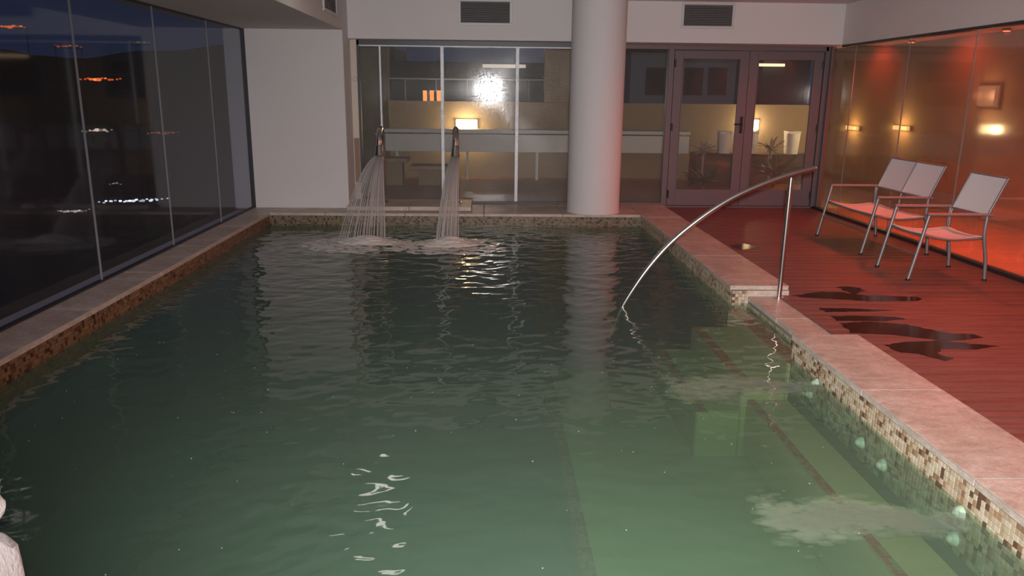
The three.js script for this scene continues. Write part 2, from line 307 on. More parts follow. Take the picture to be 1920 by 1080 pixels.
// red lit glass partition along the deck
const w4 = thing('window_4', 'steamed glass partition along the deck, lit red from above', 'window', null, 'structure');
{
  const seams = [ZD + 0.02, -10.77, -9.39, -8.1, -6.8, -5.5, -4.2, -2.9, -1.6, -0.3, ZEND];
  for (let k = 0; k + 1 < seams.length; k++) obj('pane', bx(XG - 0.004, XG + 0.004, DECK + 0.035, HEAD - 0.03, seams[k] + 0.005, seams[k + 1] - 0.005, 0), M.glassRight, w4);
  for (const z of seams.slice(1, -1)) obj('seam', bx(XG - 0.006, XG + 0.006, DECK + 0.035, HEAD - 0.03, z - 0.007, z + 0.007, 0.001), M.silicone, w4);
  obj('post', bx(XG - 0.02, XG + 0.04, DECK, HEAD, ZD + 0.05, ZD + 0.12), M.doorPaint, w4);
}
// red spots under the header, just behind the partition
{
  const zs = [onX(1710, 73, XG + 0.34).z, onX(1890, 42, XG + 0.34).z], gap = zs[1] - zs[0], where = ['behind the bench end of the glass partition', 'behind the partition above the armchair'];
  for (let k = 0; k < 5; k++) {
    const o = thing('red_spot_lamp', k < 2 ? 'red spot lamp under the header ' + where[k] : 'red spot lamp further along the header behind the partition', 'lamp', k < 2 ? null : 'red lamps along the header', null, [XG + 0.34, HEAD - 0.001, zs[0] + gap * k]);
    obj('housing', disc(V(0, -0.012, 0), 0.04, 0.024, 18), M.darkAlu, o);
    obj('lamp_lens', disc(V(0, -0.027, 0), 0.032, 0.006, 18), glow(1, 0.11, 0.04, 14), o);
    const l = new THREE.SpotLight(lin(1, 0.12, 0.06), 32, 0, 1.35, 0.5, 2); l.position.set(0, -0.035, 0); l.target.position.set(-0.75, -2.2, 0); l.shadow.radius = 1.6; l.castShadow = true; o.add(l, l.target);
  }
}
// ceiling lamp above the water
{
  const o = thing('ceiling_lamp', 'flush round ceiling lamp above the water', 'lamp', null, null, [-1.15, CEIL, -7.9]);
  obj('rim', disc(V(0, -0.02, 0), 0.2, 0.04, 32), M.whitePaint, o);
  obj('lamp_diffuser', disc(V(0, -0.045, 0), 0.18, 0.012, 32), glow(1, 0.93, 0.86, 1.6), o);
  const l = new THREE.RectAreaLight(lin(1, 0.93, 0.86), 5.5, 0.32, 0.32); l.position.set(0, -0.056, 0); l.rotation.x = -Math.PI / 2; o.add(l);
}

// ------------------------------------------------------------------ fittings on the walls
function grille(label, at, turn, w, h) {
  const o = thing('air_vent', label, 'vent', null, null, at, turn);
  obj('back_plate', bx(-w / 2, w / 2, 0, h, 0.001, 0.004, 0), M.ventDark, o);
  obj('frame', [bx(-w / 2 - 0.035, w / 2 + 0.035, -0.035, 0, 0, 0.02), bx(-w / 2 - 0.035, w / 2 + 0.035, h, h + 0.03, 0, 0.02), bx(-w / 2 - 0.035, -w / 2, 0, h, 0, 0.02), bx(w / 2, w / 2 + 0.035, 0, h, 0, 0.02)], M.vent, o);
  const n = 12; for (let k = 0; k < n; k++) { const m = obj('slat', bx(-w / 2, w / 2, -0.0015, 0.0015, -0.009, 0.009, 0), M.ventSlat, o); m.position.set(0, h * (k + 0.5) / n, 0.012); m.rotation.x = 0.75; }
  return o;
}
grille('white framed air grille above the rain beaded window', [-0.04, 2.475, ZHEAD], 0, 0.66, 0.27);
grille('white framed air grille above the double glass door', [2.99, 2.475, ZHEAD], 0, 0.66, 0.27);
grille('white framed air grille on the side of the dropped beam', [XPIER, 2.49, -9.93], Math.PI / 2, 0.75, 0.22);
{
  const p = onX(666, 148, XPIER + 0.09);
  const o = thing('wall_sensor', 'small round white sensor on the beige strip by the spouts', 'sensor', null, null, [XPIER + 0.055, onZ(666, 148, ZB + 0.06).y, ZB + 0.06]);
  const g = new THREE.CylinderGeometry(0.032, 0.036, 0.016, 22); g.rotateX(Math.PI / 2); g.translate(0, 0, 0.008); obj('cover', g.toNonIndexed(), M.vent, o);
  const r = new THREE.TorusGeometry(0.022, 0.004, 8, 22); r.translate(0, 0, 0.017); obj('ring', r.toNonIndexed(), M.ventSlat, o);
}
{
  const o = thing('wall_hatch', 'plain brown hatch low on the beige strip by the spouts', 'hatch', null, null, [XPIER + 0.05, 0.3, ZB + 0.06]);
  obj('panel', bx(-0.035, 0.035, 0, 0.62, 0, 0.008), std({ color: lin(0.25, 0.16, 0.11), roughness: 0.6 }), o);
  obj('top_rim', bx(-0.04, 0.04, 0.62, 0.628, 0, 0.01, 0.001), M.vent, o); obj('bottom_rim', bx(-0.04, 0.04, -0.008, 0, 0, 0.01, 0.001), M.vent, o);
}

// ------------------------------------------------------------------ water spouts
const SPOUTS = [[-1.44, 'chrome swan neck water spout next to the white wall pier', -0.06], [-0.43, 'chrome swan neck water spout at the end of the raised slab', 0]];
for (const [x, label] of SPOUTS) {
  const o = thing('water_spout', label, 'spout', null, null, [x, 0.062, -10.85]);
  obj('base_flange', [disc(V(0, 0.008, 0), 0.075, 0.016, 28), disc(V(0, 0.03, 0), 0.045, 0.03, 24)], M.chrome, o);
  for (let k = 0; k < 4; k++) obj('bolt', disc(V(0.06 * Math.cos(k * 1.571 + 0.78), 0.02, 0.06 * Math.sin(k * 1.571 + 0.78)), 0.009, 0.01, 6), M.black, o);
  obj('pipe', tube([V(0, 0.03, 0), V(0, 0.5, 0), V(0, 0.85, 0.01), V(0, 0.985, 0.07), V(0, 1.02, 0.17), V(0, 0.985, 0.27), V(0, 0.9, 0.33), V(0, 0.8, 0.35)], 0.036, 40, 16), M.chrome, o);
  const mouth = new THREE.CylinderGeometry(0.037, 0.062, 0.14, 24, 1, true); mouth.scale(1, 1, 0.7); mouth.rotateX(-0.18); mouth.translate(0, 0.74, 0.365);
  obj('mouth', [mouth.toNonIndexed()], std({ color: lin(0.6, 0.58, 0.56), roughness: 0.16, metalness: 1, side: THREE.DoubleSide }), o);
  const ring = new THREE.TorusGeometry(0.04, 0.007, 8, 24); ring.rotateX(Math.PI / 2 - 0.1); ring.translate(0, 0.81, 0.35); obj('collar', ring.toNonIndexed(), M.chrome, o);
}
// falling water: strands thrown forward from each mouth
const LAND = [[-1.4, -9.0], [-0.45, -8.9]];
SPOUTS.forEach(([x, , lean], k) => {
  const parts = [];
  for (let i = 0; i < 90; i++) {
    const a = i / 89 * 2 - 1, x0 = x + a * 0.05, z0 = -10.5 + rr(-0.02, 0.02), spread = (k ? 0.09 : 0.16) * a + (k ? -0.06 : (a < 0 ? 0.14 * a : 0)) + rr(-0.008, 0.008), reach = 1.45 - 0.25 * a * a + rr(-0.05, 0.05);
    const len = rnd() < 0.35 ? rr(0.5, 0.9) : 1, pts = [];
    for (let s = 0; s <= 8; s++) { const t = s / 8 * len; pts.push(V(x0 + spread * t, 0.74 - 0.91 * t * (0.25 + 0.75 * t), z0 + reach * t)); }
    parts.push(tube(pts, rr(0.0014, 0.0034), 14, 5));
  }
  tag(obj('falling_water', parts, M.stream), k ? 'fan of water falling from the spout at the slab end' : 'fan of water falling from the spout by the white pier', 'water', null, 'stuff');
});

// ------------------------------------------------------------------ the water
const perlin = new ImprovedNoise();
function wave(x, z) {
  const far = 1 + 1.3 / (1 + Math.exp((z + 6) * 1.6)), n = (f, g, o) => perlin.noise(x * f + o, z * g, o * 1.7);
  let h = 0.0042 * n(1.9, 2.6, 3.1) + far * (0.0030 * n(4.3, 6.5, 7.7) + 0.0016 * n(10, 15, 1.3) + 0.0007 * n(22, 31, 5.9));
  const churn = Math.exp(-(((x + 0.72) / 0.42) ** 2 + ((z + 2.85) / 0.55) ** 2)); h += churn * (0.006 * n(7, 10, 6.3) + 0.003 * n(15, 19, 8.8));   // water welling up over a floor inlet
  for (const [lx, lz] of LAND) {
    const d = Math.hypot((x - lx), (z - lz)), w = d + 0.12 * n(2.5, 2.5, 9.1);
    h += 0.0045 * Math.exp(-d * 0.8) * Math.sin(24 * w) * (0.6 + 0.8 * n(3, 3, 4.4)) + 0.04 * Math.exp(-d * d / 0.045) * (0.75 + 0.6 * n(9, 12, 2.2));
  }
  return h;
}
const pool = thing('pool_water', 'rippled murky green pool water', 'water', null, 'structure');
{
  const nx = 250, nz = 430, x0 = XLI + 0.001, x1 = 2.197, z0 = ZPOOL + 0.001, z1 = ZNEAR - 0.001, g = new THREE.PlaneGeometry(x1 - x0, z1 - z0, nx, nz); g.rotateX(-Math.PI / 2); g.translate((x0 + x1) / 2, 0, (z0 + z1) / 2);
  const p = g.attributes.position; for (let i = 0; i < p.count; i++) p.setY(i, WATER + wave(p.getX(i), p.getZ(i)));
  g.computeVertexNormals(); obj('water_surface', g, M.waterSurface, pool);
  obj('water_body', bx(XLI + 0.002, 2.19, DEEP + 0.002, WATER - 0.02, ZPOOL + 0.002, ZNEAR - 0.002, 0), M.waterBody, pool);
}
// foam where the water lands
LAND.forEach(([lx, lz], k) => {
  const n = 1500, im = new THREE.InstancedMesh(new THREE.IcosahedronGeometry(1, 1), M.froth, n), m4 = new THREE.Matrix4(); im.name = numbered('foam');
  for (let i = 0; i < n; i++) {
    const a = rr(0, 6.283), r = Math.pow(rnd(), 0.8), core = rnd() < 0.6, x = lx + (core ? 0.3 : 0.66) * r * Math.cos(a) - (k ? 0 : 0.06 * (core ? 0 : 1)), z = lz + (core ? 0.17 : 0.5) * r * Math.sin(a) + (core ? 0 : 0.1), s = core ? rr(0.012, 0.04) : rr(0.008, 0.03);
    im.setMatrixAt(i, m4.makeScale(s * 1.7, s * (core ? 0.5 : 0.2), s).setPosition(x, WATER + wave(x, z) + 0.001 + (core ? 0.06 * (1 - r) * rnd() : 0), z));
  }
  tag(im, k ? 'foam churned up under the spout at the slab end' : 'foam churned up under the spout by the white pier', 'foam', null, 'stuff'); scene.add(im);
});
// jet nozzles in the wall under the coping and their plumes
const JETS = [[1612, 830], [1652, 872], [1797, 962], [1785, 1010], [1528, 720], [1516, 738]];
JETS.forEach(([px, py], k) => {
  const p = onX(px, py, XRI - 0.012), o = thing('jet_nozzle', ['round white nozzle high in the mosaic wall above the submerged bench', 'lower round white nozzle in the middle pair above the submerged bench', 'round white nozzle blowing the bubbles along the submerged bench', 'round white nozzle under the one blowing bubbles along the bench', 'round white nozzle blowing the bubbles by the entry step', 'round white nozzle under the one by the entry step'][k], 'nozzle', 'jet nozzles in the pool wall', null, [XRI - 0.002, p.y, p.z]);
  const g = new THREE.CylinderGeometry(0.026, 0.034, 0.02, 20); g.rotateZ(Math.PI / 2); g.translate(-0.008, 0, 0); obj('ring', g.toNonIndexed(), M.nozzle, o);
  const e = new THREE.SphereGeometry(0.019, 14, 10); e.translate(-0.018, 0, 0); obj('eyeball', e.toNonIndexed(), M.nozzle, o);
});
[[[1540, 718], [1262, 722], 0.17, 'drifting bubbles blown from the nozzle by the entry step'], [[1805, 968], [1440, 965], 0.15, 'drifting bubbles blown from the nozzle along the submerged bench']].forEach(([a, b, wdt, label]) => {
  const A = onY(...a, WATER), B = onY(...b, WATER), n = 1100, im = new THREE.InstancedMesh(new THREE.IcosahedronGeometry(1, 0), M.plume, n), m4 = new THREE.Matrix4(); im.name = numbered('bubbles');
  for (let i = 0; i < n; i++) {
    const t = Math.pow(rnd(), 0.8), q = A.clone().lerp(B, t), w = wdt * (0.35 + 1.1 * t), x = q.x + rr(-0.05, 0.05), z = q.z + w * (rnd() + rnd() + rnd() - 1.5) * 0.9 + 0.03 * Math.sin(9 * t), s = rr(0.006, 0.03);
    im.setMatrixAt(i, m4.makeScale(s * 1.9, s * 0.12, s).setPosition(x, WATER + wave(x, z) - rr(0.002, 0.03), z));
  }
  tag(im, label, 'bubbles', null, 'stuff'); scene.add(im);
});
{   // scattered bubbles floating on the water
  const n = 150, im = new THREE.InstancedMesh(new THREE.IcosahedronGeometry(1, 1), M.foam, n), m4 = new THREE.Matrix4(); im.name = 'floating_bubbles';
  for (let i = 0; i < n; i++) { const x = rr(XLI + 0.1, XRI - 0.1), z = rr(-5.8, ZNEAR - 0.1), s = rr(0.0015, 0.0035); im.setMatrixAt(i, m4.makeScale(s, s * 0.6, s).setPosition(x, WATER + wave(x, z), z)); }
  tag(im, 'tiny bubbles scattered on the green water', 'bubbles', null, 'stuff'); scene.add(im);
}

// ------------------------------------------------------------------ handrail
{
  const z = -6.24, o = thing('handrail', 'curved stainless steel handrail rising from the pool', 'handrail', null, null, [2.44, -0.088, z]);
  const loc = (px, py) => onZ(px, py, z).sub(o.position), arc = [[1163, 582], [1180, 553], [1215, 503], [1258, 455], [1310, 412], [1365, 376], [1420, 350], [1475, 330], [1527, 316]].map((q) => loc(...q));
  arc[0].y -= 0.25; arc[0].x -= 0.09; arc.splice(1, 0, loc(1166, 577));
  obj('rail', tube(arc, 0.0215, 60, 14), M.steel, o);
  const end = arc[arc.length - 1]; obj('end_cap', ball(end, 0.0218), M.steel, o);
  const top = loc(1484, 329); obj('post', bar(V(0, 0, 0), V(top.x, top.y - 0.02, 0), 0.021, 16), M.steel, o);
  obj('saddle', bar(V(top.x, top.y - 0.06, 0), V(top.x, top.y - 0.015, 0), 0.012, 12), M.steel, o);
  obj('flange', disc(V(0, 0.006, 0), 0.042, 0.012, 24), M.steel, o);
}

// ------------------------------------------------------------------ seats on the deck
function seat(name, label, category, z0, z1, xf, panels) {   // faces the pool; z0 far side, z1 near side
  const L = z1 - z0, o = thing(name, label, category, null, null, [xf, DECK, (z0 + z1) / 2]), h = L / 2, r = 0.0165;
  for (const s of [-1, 1]) {
    obj('leg', tube([V(0, 0, s * h), V(0.045, 0.22, s * h), V(0.085, 0.42, s * h), V(0.12, 0.6, s * h)], r, 14, 10), M.chairTube, o);
    obj('leg', tube([V(0.72, 0, s * h), V(0.70, 0.2, s * h), V(0.655, 0.42, s * h), V(0.655, 0.6, s * h)], r, 14, 10), M.chairTube, o);
    obj('armrest', [bx(0.10, 0.70, 0.6, 0.624, s * h - 0.024, s * h + 0.024, 0.008)], M.chairTube, o);
    for (const fx of [0, 0.72]) obj('foot', disc(V(fx, 0.008, s * h), 0.02, 0.016, 12), M.black, o);
  }
  const seatY = (t) => 0.425 - 0.055 * Math.sin(Math.PI * Math.min(1, t * 1.1)) * 0.6 - 0.03 * t;
  obj('seat_frame', [-1, 1].map((s) => tube([0, 0.25, 0.5, 0.75, 1].map((t) => V(0.09 + 0.56 * t, seatY(t), s * (h - 0.02))), 0.013, 16, 8)).concat([bar(V(0.09, 0.41, -h), V(0.09, 0.41, h), 0.013), bar(V(0.65, 0.39, -h), V(0.65, 0.39, h), 0.013)]), M.chairTube, o);
  obj('stretcher', bar(V(0.05, 0.24, -h), V(0.05, 0.24, h), 0.009), M.chairTube, o);
  const sheet = (fn, na, nb, thick) => {   // a stretched sling with thickness
    const g = new THREE.BoxGeometry(1, 1, 1, na, 1, nb), p = g.attributes.position, uv = g.attributes.uv;
    for (let i = 0; i < p.count; i++) { const t = p.getX(i) + 0.5, q = p.getZ(i) * 2, off = p.getY(i) * thick, v = fn(t, q, off); uv.setXY(i, t * 0.5, q * 0.3); p.setXYZ(i, v.x, v.y, v.z); }
    g.computeVertexNormals(); return g;
  };
  obj('seat', sheet((t, q, off) => V(0.075 + 0.58 * t, seatY(t) + 0.012 + off - 0.012 * (1 - q * q), q * (h - 0.025)), 16, 8, 0.006), M.sling, o);
  const tilt = (s) => V(0.66 + 0.145 * s, 0.585 + 0.355 * s, 0);   // along the backrest, 0 bottom to 1 top
  const bw = (2 * h - 0.03) / panels;
  for (let k = 0; k < panels; k++) {
    const c = -h + 0.015 + bw * (k + 0.5);
    obj('backrest', sheet((t, q, off) => { const v = tilt(0.06 + 0.94 * t); return V(v.x + off + 0.012 * (1 - q * q), v.y, c + q * (bw / 2 - 0.014)); }, 8, 8, 0.006), M.sling, o);
  }
  const posts = []; for (let k = 0; k <= panels; k++) { const zc = -h + 0.015 + bw * k, end = k === 0 || k === panels; posts.push(tube([V(0.655, end ? 0.42 : 0.39, zc), V(0.66, 0.56, zc), tilt(0.5).setZ(zc), tilt(1).setZ(zc)], 0.012, 12, 8)); }
  obj('back_frame', posts.concat([bar(tilt(1).setZ(-h + 0.015), tilt(1).setZ(h - 0.015), 0.009), bar(tilt(0.03).setZ(-h + 0.015), tilt(0.03).setZ(h - 0.015), 0.009)]), M.chairTube, o);
  return o;
}
seat('garden_bench', 'two seat bench with pale sling seat and split backrest', 'bench', -9.2, -8.06, 3.99, 2);
seat('garden_chair', 'single armchair with pale sling seat and square backrest', 'chair', -7.45, -6.87, 3.87, 1);

// ------------------------------------------------------------------ wet streaks on the deck
const wetShapes = [
  [[215, 722], [330, 705], [430, 706], [470, 712], [560, 722], [790, 728], [800, 738], [770, 748], [560, 749], [480, 742], [340, 735], [250, 730]],
  [[415, 683], [470, 679], [520, 688], [545, 702], [500, 714], [455, 704]],
  [[325, 780], [450, 781], [690, 790], [540, 796], [360, 798]],
  [[380, 818], [520, 815], [680, 820], [730, 832], [600, 840], [420, 838]],
  [[430, 850], [560, 842], [740, 855], [870, 885], [960, 897], [1050, 900], [1090, 915], [1010, 926], [900, 932], [800, 918], [650, 902], [480, 895]],
  [[640, 950], [720, 936], [870, 930], [1000, 940], [1160, 955], [1050, 970], [910, 968], [880, 990], [950, 1010], [900, 1022], [800, 990], [700, 985]],
].map((a) => a.map(([x, y]) => [1400 + x / 2.454, 260 + y / 2.454]));
wetShapes.push([[1366, 461], [1395, 457], [1427, 464], [1390, 469]]);
wetShapes.forEach((poly, k) => {
  let pts = poly.map(([x, y]) => onY(x, y, DECK)).map((p) => new THREE.Vector2(Math.max(p.x, XRO + 0.06), -p.z));
  const out = []; pts.forEach((p, i) => { const q = pts[(i + 1) % pts.length]; const n = Math.max(1, Math.round(p.distanceTo(q) / 0.04)); for (let s = 0; s < n; s++) { const v = p.clone().lerp(q, s / n); v.x += rr(-0.02, 0.02); v.y += rr(-0.006, 0.006); out.push(v); } });
  const g = new THREE.ExtrudeGeometry(new THREE.Shape(out), { depth: 0.0012, bevelEnabled: false }); g.rotateX(-Math.PI / 2); g.translate(0, DECK + 0.0002, 0);
  tag(obj('wet_patch', g, M.wet), ['long dark wet streak starting at the handrail post', 'small wet blot just above the long streak at the handrail post', 'thin wet line on the deck beside the low slab', 'short red gleaming wet streak beside the low slab', 'broad wet streak beside the step up in the coping', 'ragged wet streak with a forked tip beside the coping', 'small wet mark on the deck behind the handrail arc'][k], 'puddle', 'wet streaks on the deck');
});

// ------------------------------------------------------------------ stone pier at the pool corner
{
  const o = thing('stone_pier', 'rough pier of stacked white stones at the pool corner', 'pier', null, null, [-1.28, 0, -1.55]);
  const edge = onZ(22, 950, -1.55).x + 1.28; let y = 0; const edgesPx = [1120, 1045, 938, 890, 795, 700, 600, 500, 400, 300, 200, 100];
  let yPrev = -0.0;
  for (let k = 0; yPrev < CEIL - 0.05; k++) {
    const top = k < 4 ? onZ(20, [1045, 938, 890, 795][k], -1.55).y : Math.min(CEIL - 0.002, yPrev + rr(0.12, 0.19)), hgt = top - yPrev;
    let g = new THREE.IcosahedronGeometry(1, 9); g.deleteAttribute('uv'); g.deleteAttribute('normal'); g = mergeVertices(g, 1e-5); const p = g.attributes.position, bulge = [0.02, 0.0, -0.006, -0.012][k] ?? rr(-0.03, 0.0), ph = rr(0, 9);
    for (let i = 0; i < p.count; i++) {
      let a = p.getX(i), b = p.getY(i), c = p.getZ(i); const m = Math.pow(Math.abs(a) ** 5 + Math.abs(b) ** 5 + Math.abs(c) ** 5, -1 / 5), w = 1 + 0.05 * perlin.noise(2.2 * a + ph, 2.2 * b, 2.2 * c) + 0.035 * perlin.noise(6 * a, 6 * b + ph, 6 * c);
      p.setXYZ(i, a * m * w * 0.2 + edge - 0.305 + bulge, b * m * hgt * (0.515 + 0.06 * perlin.noise(1.6 * a + ph, 0.5, 1.6 * c)) + (yPrev + top) / 2, c * m * w * (0.19 + 0.02 * Math.sin(ph)));
    }
    g.computeVertexNormals(); obj('stone', metreUV(g), M.rock, o); yPrev = top;
  }
}

// ------------------------------------------------------------------ outside: terrace beyond the end glazing
structure('terrace_floor', [bx(-2.9, 9, DECK - 0.25, DECK - 0.03, -16.2, ZD - 0.06, 0)], M.terraceFloor, 'brown terrace floor beyond the glazing', 'floor');
structure('side_walkway', [bx(XG + 0.06, 6.9, DECK - 0.25, DECK - 0.01, ZD - 0.06, ZEND, 0)], M.paving, 'pale paved walkway behind the glass partition', 'floor');
const ZT = -16;
{
  const top = onZ(870, 190, ZT).y, x0 = onZ(730, 190, ZT).x, x1 = onZ(1020, 190, ZT).x, x2 = onZ(1120, 190, ZT).x, x3 = onZ(700, 190, ZT).x;
  structure('parapet_wall', [bx(-2.7, 9, DECK - 0.05, top, ZT - 0.2, ZT)], M.beige, 'beige rendered parapet round the terrace', 'wall');
  structure('terrace_pillar', [bx(x1, x2, top, 3.4, ZT - 0.25, ZT + 0.04)], M.beige, 'beige terrace pillar behind the round column', 'pillar');
  structure('terrace_pillar', [bx(x3 - 0.4, x0, DECK - 0.05, 3.4, ZT - 0.25, ZT + 0.12)], std({ color: lin(0.16, 0.145, 0.075), roughness: 0.9 }), 'olive terrace pillar beside the pier', 'pillar');
  const rail = thing('terrace_railing', 'thin metal railing on top of the terrace parapet', 'railing'), ry = onZ(870, 148, ZT).y;
  obj('handrail', bar(V(x0, ry, ZT - 0.1), V(x1, ry, ZT - 0.1), 0.022), M.silicone, rail);
  for (let k = 0; k < 5; k++) { const x = x0 + (x1 - x0) * (k + 0.5) / 5; obj('baluster', bar(V(x, top, ZT - 0.1), V(x, ry, ZT - 0.1), 0.012, 8), M.silicone, rail); }
}
{
  const z = -15.3, yA = onZ(900, 285, z).y, yB = onZ(900, 243, z).y, xa = onZ(722, 260, z).x, xb = onZ(1292, 268, z).x;
  const o = thing('planter_box', 'long white planter box on legs across the terrace', 'planter');
  obj('box', [bx(xa, xb, yA, yB - 0.09, z - 0.45, z, 0.01)], M.whitePaint, o);
  obj('rim', [bx(xa - 0.01, xb + 0.01, yB - 0.07, yB, z - 0.46, z + 0.02, 0.01)], M.whitePaint, o);
  for (let k = 0; k < 5; k++) { const x = xa + 0.2 + (xb - xa - 0.4) * k / 4; obj('leg', bx(x - 0.025, x + 0.025, DECK - 0.03, yA, z - 0.26, z - 0.2), M.whitePaint, o); }
  for (const [px, py0, py1, w, label] of [[739, 292, 300, 0.28, 'low pale slab table beneath the long planter by the olive pillar'], [808, 306, 318, 0.36, 'low pale slab table in front of the long planter']]) {
    const p = onZ(px, py1 + 5, -14.6), t = thing('slab_table', label, 'table', null, null, [p.x, DECK - 0.03, -14.6]), hh = onZ(px, py0, -14.6).y - DECK;
    obj('table_top', bx(-w, w, hh - 0.06, hh, -0.3, 0.3, 0.008), M.paving, t);
    obj('plinth', bx(-w * 0.6, w * 0.6, 0, hh - 0.06, -0.18, 0.18, 0.008), M.beige, t);
  }
  const ledgeTop = onZ(1400, 288, z).y;
  structure('planting_ledge', [bx(onZ(1300, 288, z).x, onZ(1520, 288, z).x, DECK - 0.05, ledgeTop, z - 0.3, z + 0.2, 0.02)], std({ color: lin(0.07, 0.06, 0.04), roughness: 0.95, bumpMap: plasterBump, bumpScale: 0.01 }), 'dark low ledge on the terrace carrying the white pots', 'ledge');
  for (const [a, b, label] of [[1346, 1372, 'square white pot under the terrace wall lamp'], [1398, 1422, 'square white pot beside the terrace wall lamp'], [1472, 1500, 'square white pot seen past the door stile']]) {
    const A = onZ(a, 288, z), B = onZ(b, 247, z), t = thing('plant_pot', label, 'pot', null, null, [(A.x + B.x) / 2, ledgeTop, z - 0.05]), w = (B.x - A.x) / 2, top = B.y - ledgeTop;
    const g = new THREE.CylinderGeometry(w * 1.35, w * 1.1, top, 4, 1); g.rotateY(Math.PI / 4); g.translate(0, top / 2, 0); obj('body', g.toNonIndexed(), M.whitePaint, t);
    obj('rim', bx(-w, w, top - 0.04, top + 0.01, -w, w, 0.006), M.whitePaint, t);
  }
}
function plant(label, px, py, z, base, n, len, mat) {
  const p = onZ(px, py, z), o = thing('potted_plant', label, 'plant', null, null, [p.x, base, z]);
  const h = Math.max(0.12, p.y - base - len * 0.6); obj('stem', bar(V(0, 0, 0), V(0, h, 0), 0.025, 8), M.joint, o);
  for (let k = 0; k < n; k++) {
    const a = k * 2.4, e = rr(0.1, 1.25), l = len * rr(0.7, 1.1), g = new THREE.PlaneGeometry(l * 0.2, l, 2, 8); g.translate(0, l / 2, 0);
    const q = g.attributes.position; for (let i = 0; i < q.count; i++) { const t = q.getY(i) / l; q.setXYZ(i, q.getX(i) * Math.sin(Math.PI * (0.12 + 0.86 * t)), q.getY(i), 0.3 * l * t * t + Math.abs(q.getX(i)) * 0.4); }
    g.computeVertexNormals(); const m = obj('leaf', g, mat, o); m.position.set(0, h, 0); m.rotation.set(Math.PI / 2 - e, a, 0, 'YXZ');
  }
}
plant('pale rosette plant between the planter box and the pots', 1320, 268, -15.05, DECK - 0.03, 22, 0.3, M.paleLeaf);
plant('pale rosette plant between the two white pots and the door stile', 1447, 262, -14.95, DECK - 0.03, 22, 0.3, M.paleLeaf);
plant('low dark leafy plant on the terrace behind the door leaf by the fixed pane', 1320, 318, -14.3, DECK - 0.03, 30, 0.42, M.leaf);
plant('bushy dark plant on the terrace behind the door leaf by the partition', 1455, 298, -14.4, DECK - 0.03, 36, 0.5, M.leaf);
// lamps on the terrace
function wallLamp(label, p, turn, w, h, power, r, g, b, k) {
  const o = thing('wall_lamp', label, 'lamp', null, null, [p.x, p.y, p.z], turn);
  obj('back_plate', bx(-w / 2, w / 2, -h / 2, h / 2, 0, 0.02), M.whitePaint, o);
  obj('lamp_glass', bx(-w * 0.46, w * 0.46, -h * 0.45, h * 0.45, 0.02, 0.07, 0.012), glow(r, g, b, k), o);
  const l = new THREE.PointLight(lin(r, g, b), power, 0, 2); l.position.set(0, 0, 0.2); l.shadow.radius = 3; l.castShadow = true; o.add(l);
}
wallLamp('warm wall lamp glowing above the long white planter', onZ(875, 233, ZT + 0.002), 0, 0.44, 0.2, 1.7, 1, 0.68, 0.36, 14);
wallLamp('warm wall lamp glowing above the white pots', onZ(1408, 234, ZT + 0.002), 0, 0.3, 0.22, 1.3, 1, 0.68, 0.36, 14);
// far buildings and their lights
structure('outer_ground', [bx(-260, 260, -9.4, -9, -330, 160, 0)], M.night, 'dark ground of the valley outside', 'ground');
{
  const z = -30, A = onZ(722, 190, z), B = onZ(1030, 118, z), o = thing('distant_block', 'dark building beyond the parapet with orange lit windows', 'building');
  obj('wall', bx(A.x, B.x, -9, B.y, z - 8, z, 0), M.night, o);
  for (let k = 0; k < 3; k++) { const p = onZ(797 + 13 * k, 180, z); const wdw = obj('window_frame', bx(p.x - 0.1, p.x + 0.1, p.y - 0.22, p.y + 0.22, z, z + 0.03), M.darkAlu, o); obj('lit_window', bx(p.x - 0.075, p.x + 0.075, p.y - 0.2, p.y + 0.2, z + 0.031, z + 0.04, 0), glow(1, 0.32, 0.07, 1.3), wdw); }
  const q = onZ(945, 124, z); obj('lamp_strip', bx(q.x - 0.8, q.x + 0.8, q.y - 0.06, q.y + 0.06, z, z + 0.1), glow(1, 0.85, 0.7, 0.5), o);
}
{
  const z = -27, A = onZ(1180, 190, z), B = onZ(1383, 100, z), o = thing('distant_house', 'pale house beyond the terrace behind the double door', 'building');
  obj('wall', bx(A.x, B.x, -9, B.y, z - 6, z, 0), M.farWall, o);
  obj('roof', bx(A.x - 0.2, B.x + 0.2, B.y, B.y + 0.16, z - 6.2, z + 0.3), M.night, o);
  for (const px of [1228, 1300, 1345]) { const p = onZ(px, 150, z); const f = obj('window_frame', bx(p.x - 0.32, p.x + 0.32, p.y - 0.5, p.y + 0.4, z, z + 0.04), M.darkAlu, o); obj('pane', bx(p.x - 0.27, p.x + 0.27, p.y - 0.45, p.y + 0.35, z + 0.04, z + 0.05, 0), M.black, f); }
  const C = onZ(1384, 190, z), D = onZ(1530, 108, z), h = thing('distant_shed', 'dark building with a glowing tube light under its roof', 'building');
  obj('wall', bx(C.x + 0.9, D.x, -9, D.y, z - 5, z - 0.4, 0), std({ color: lin(0.07, 0.08, 0.1), roughness: 0.9 }), h);
  obj('roof', bx(C.x + 0.85, D.x + 0.2, D.y, D.y + 0.12, z - 5.2, z, 0), M.night, h);
  const q = onZ(1417, 121, z), t = onZ(1476, 122, z); obj('tube_light', bx(q.x - 0.2, t.x, q.y - 0.045, q.y + 0.045, z - 0.3, z - 0.2), glow(1, 0.62, 0.38, 2.2), h);
}
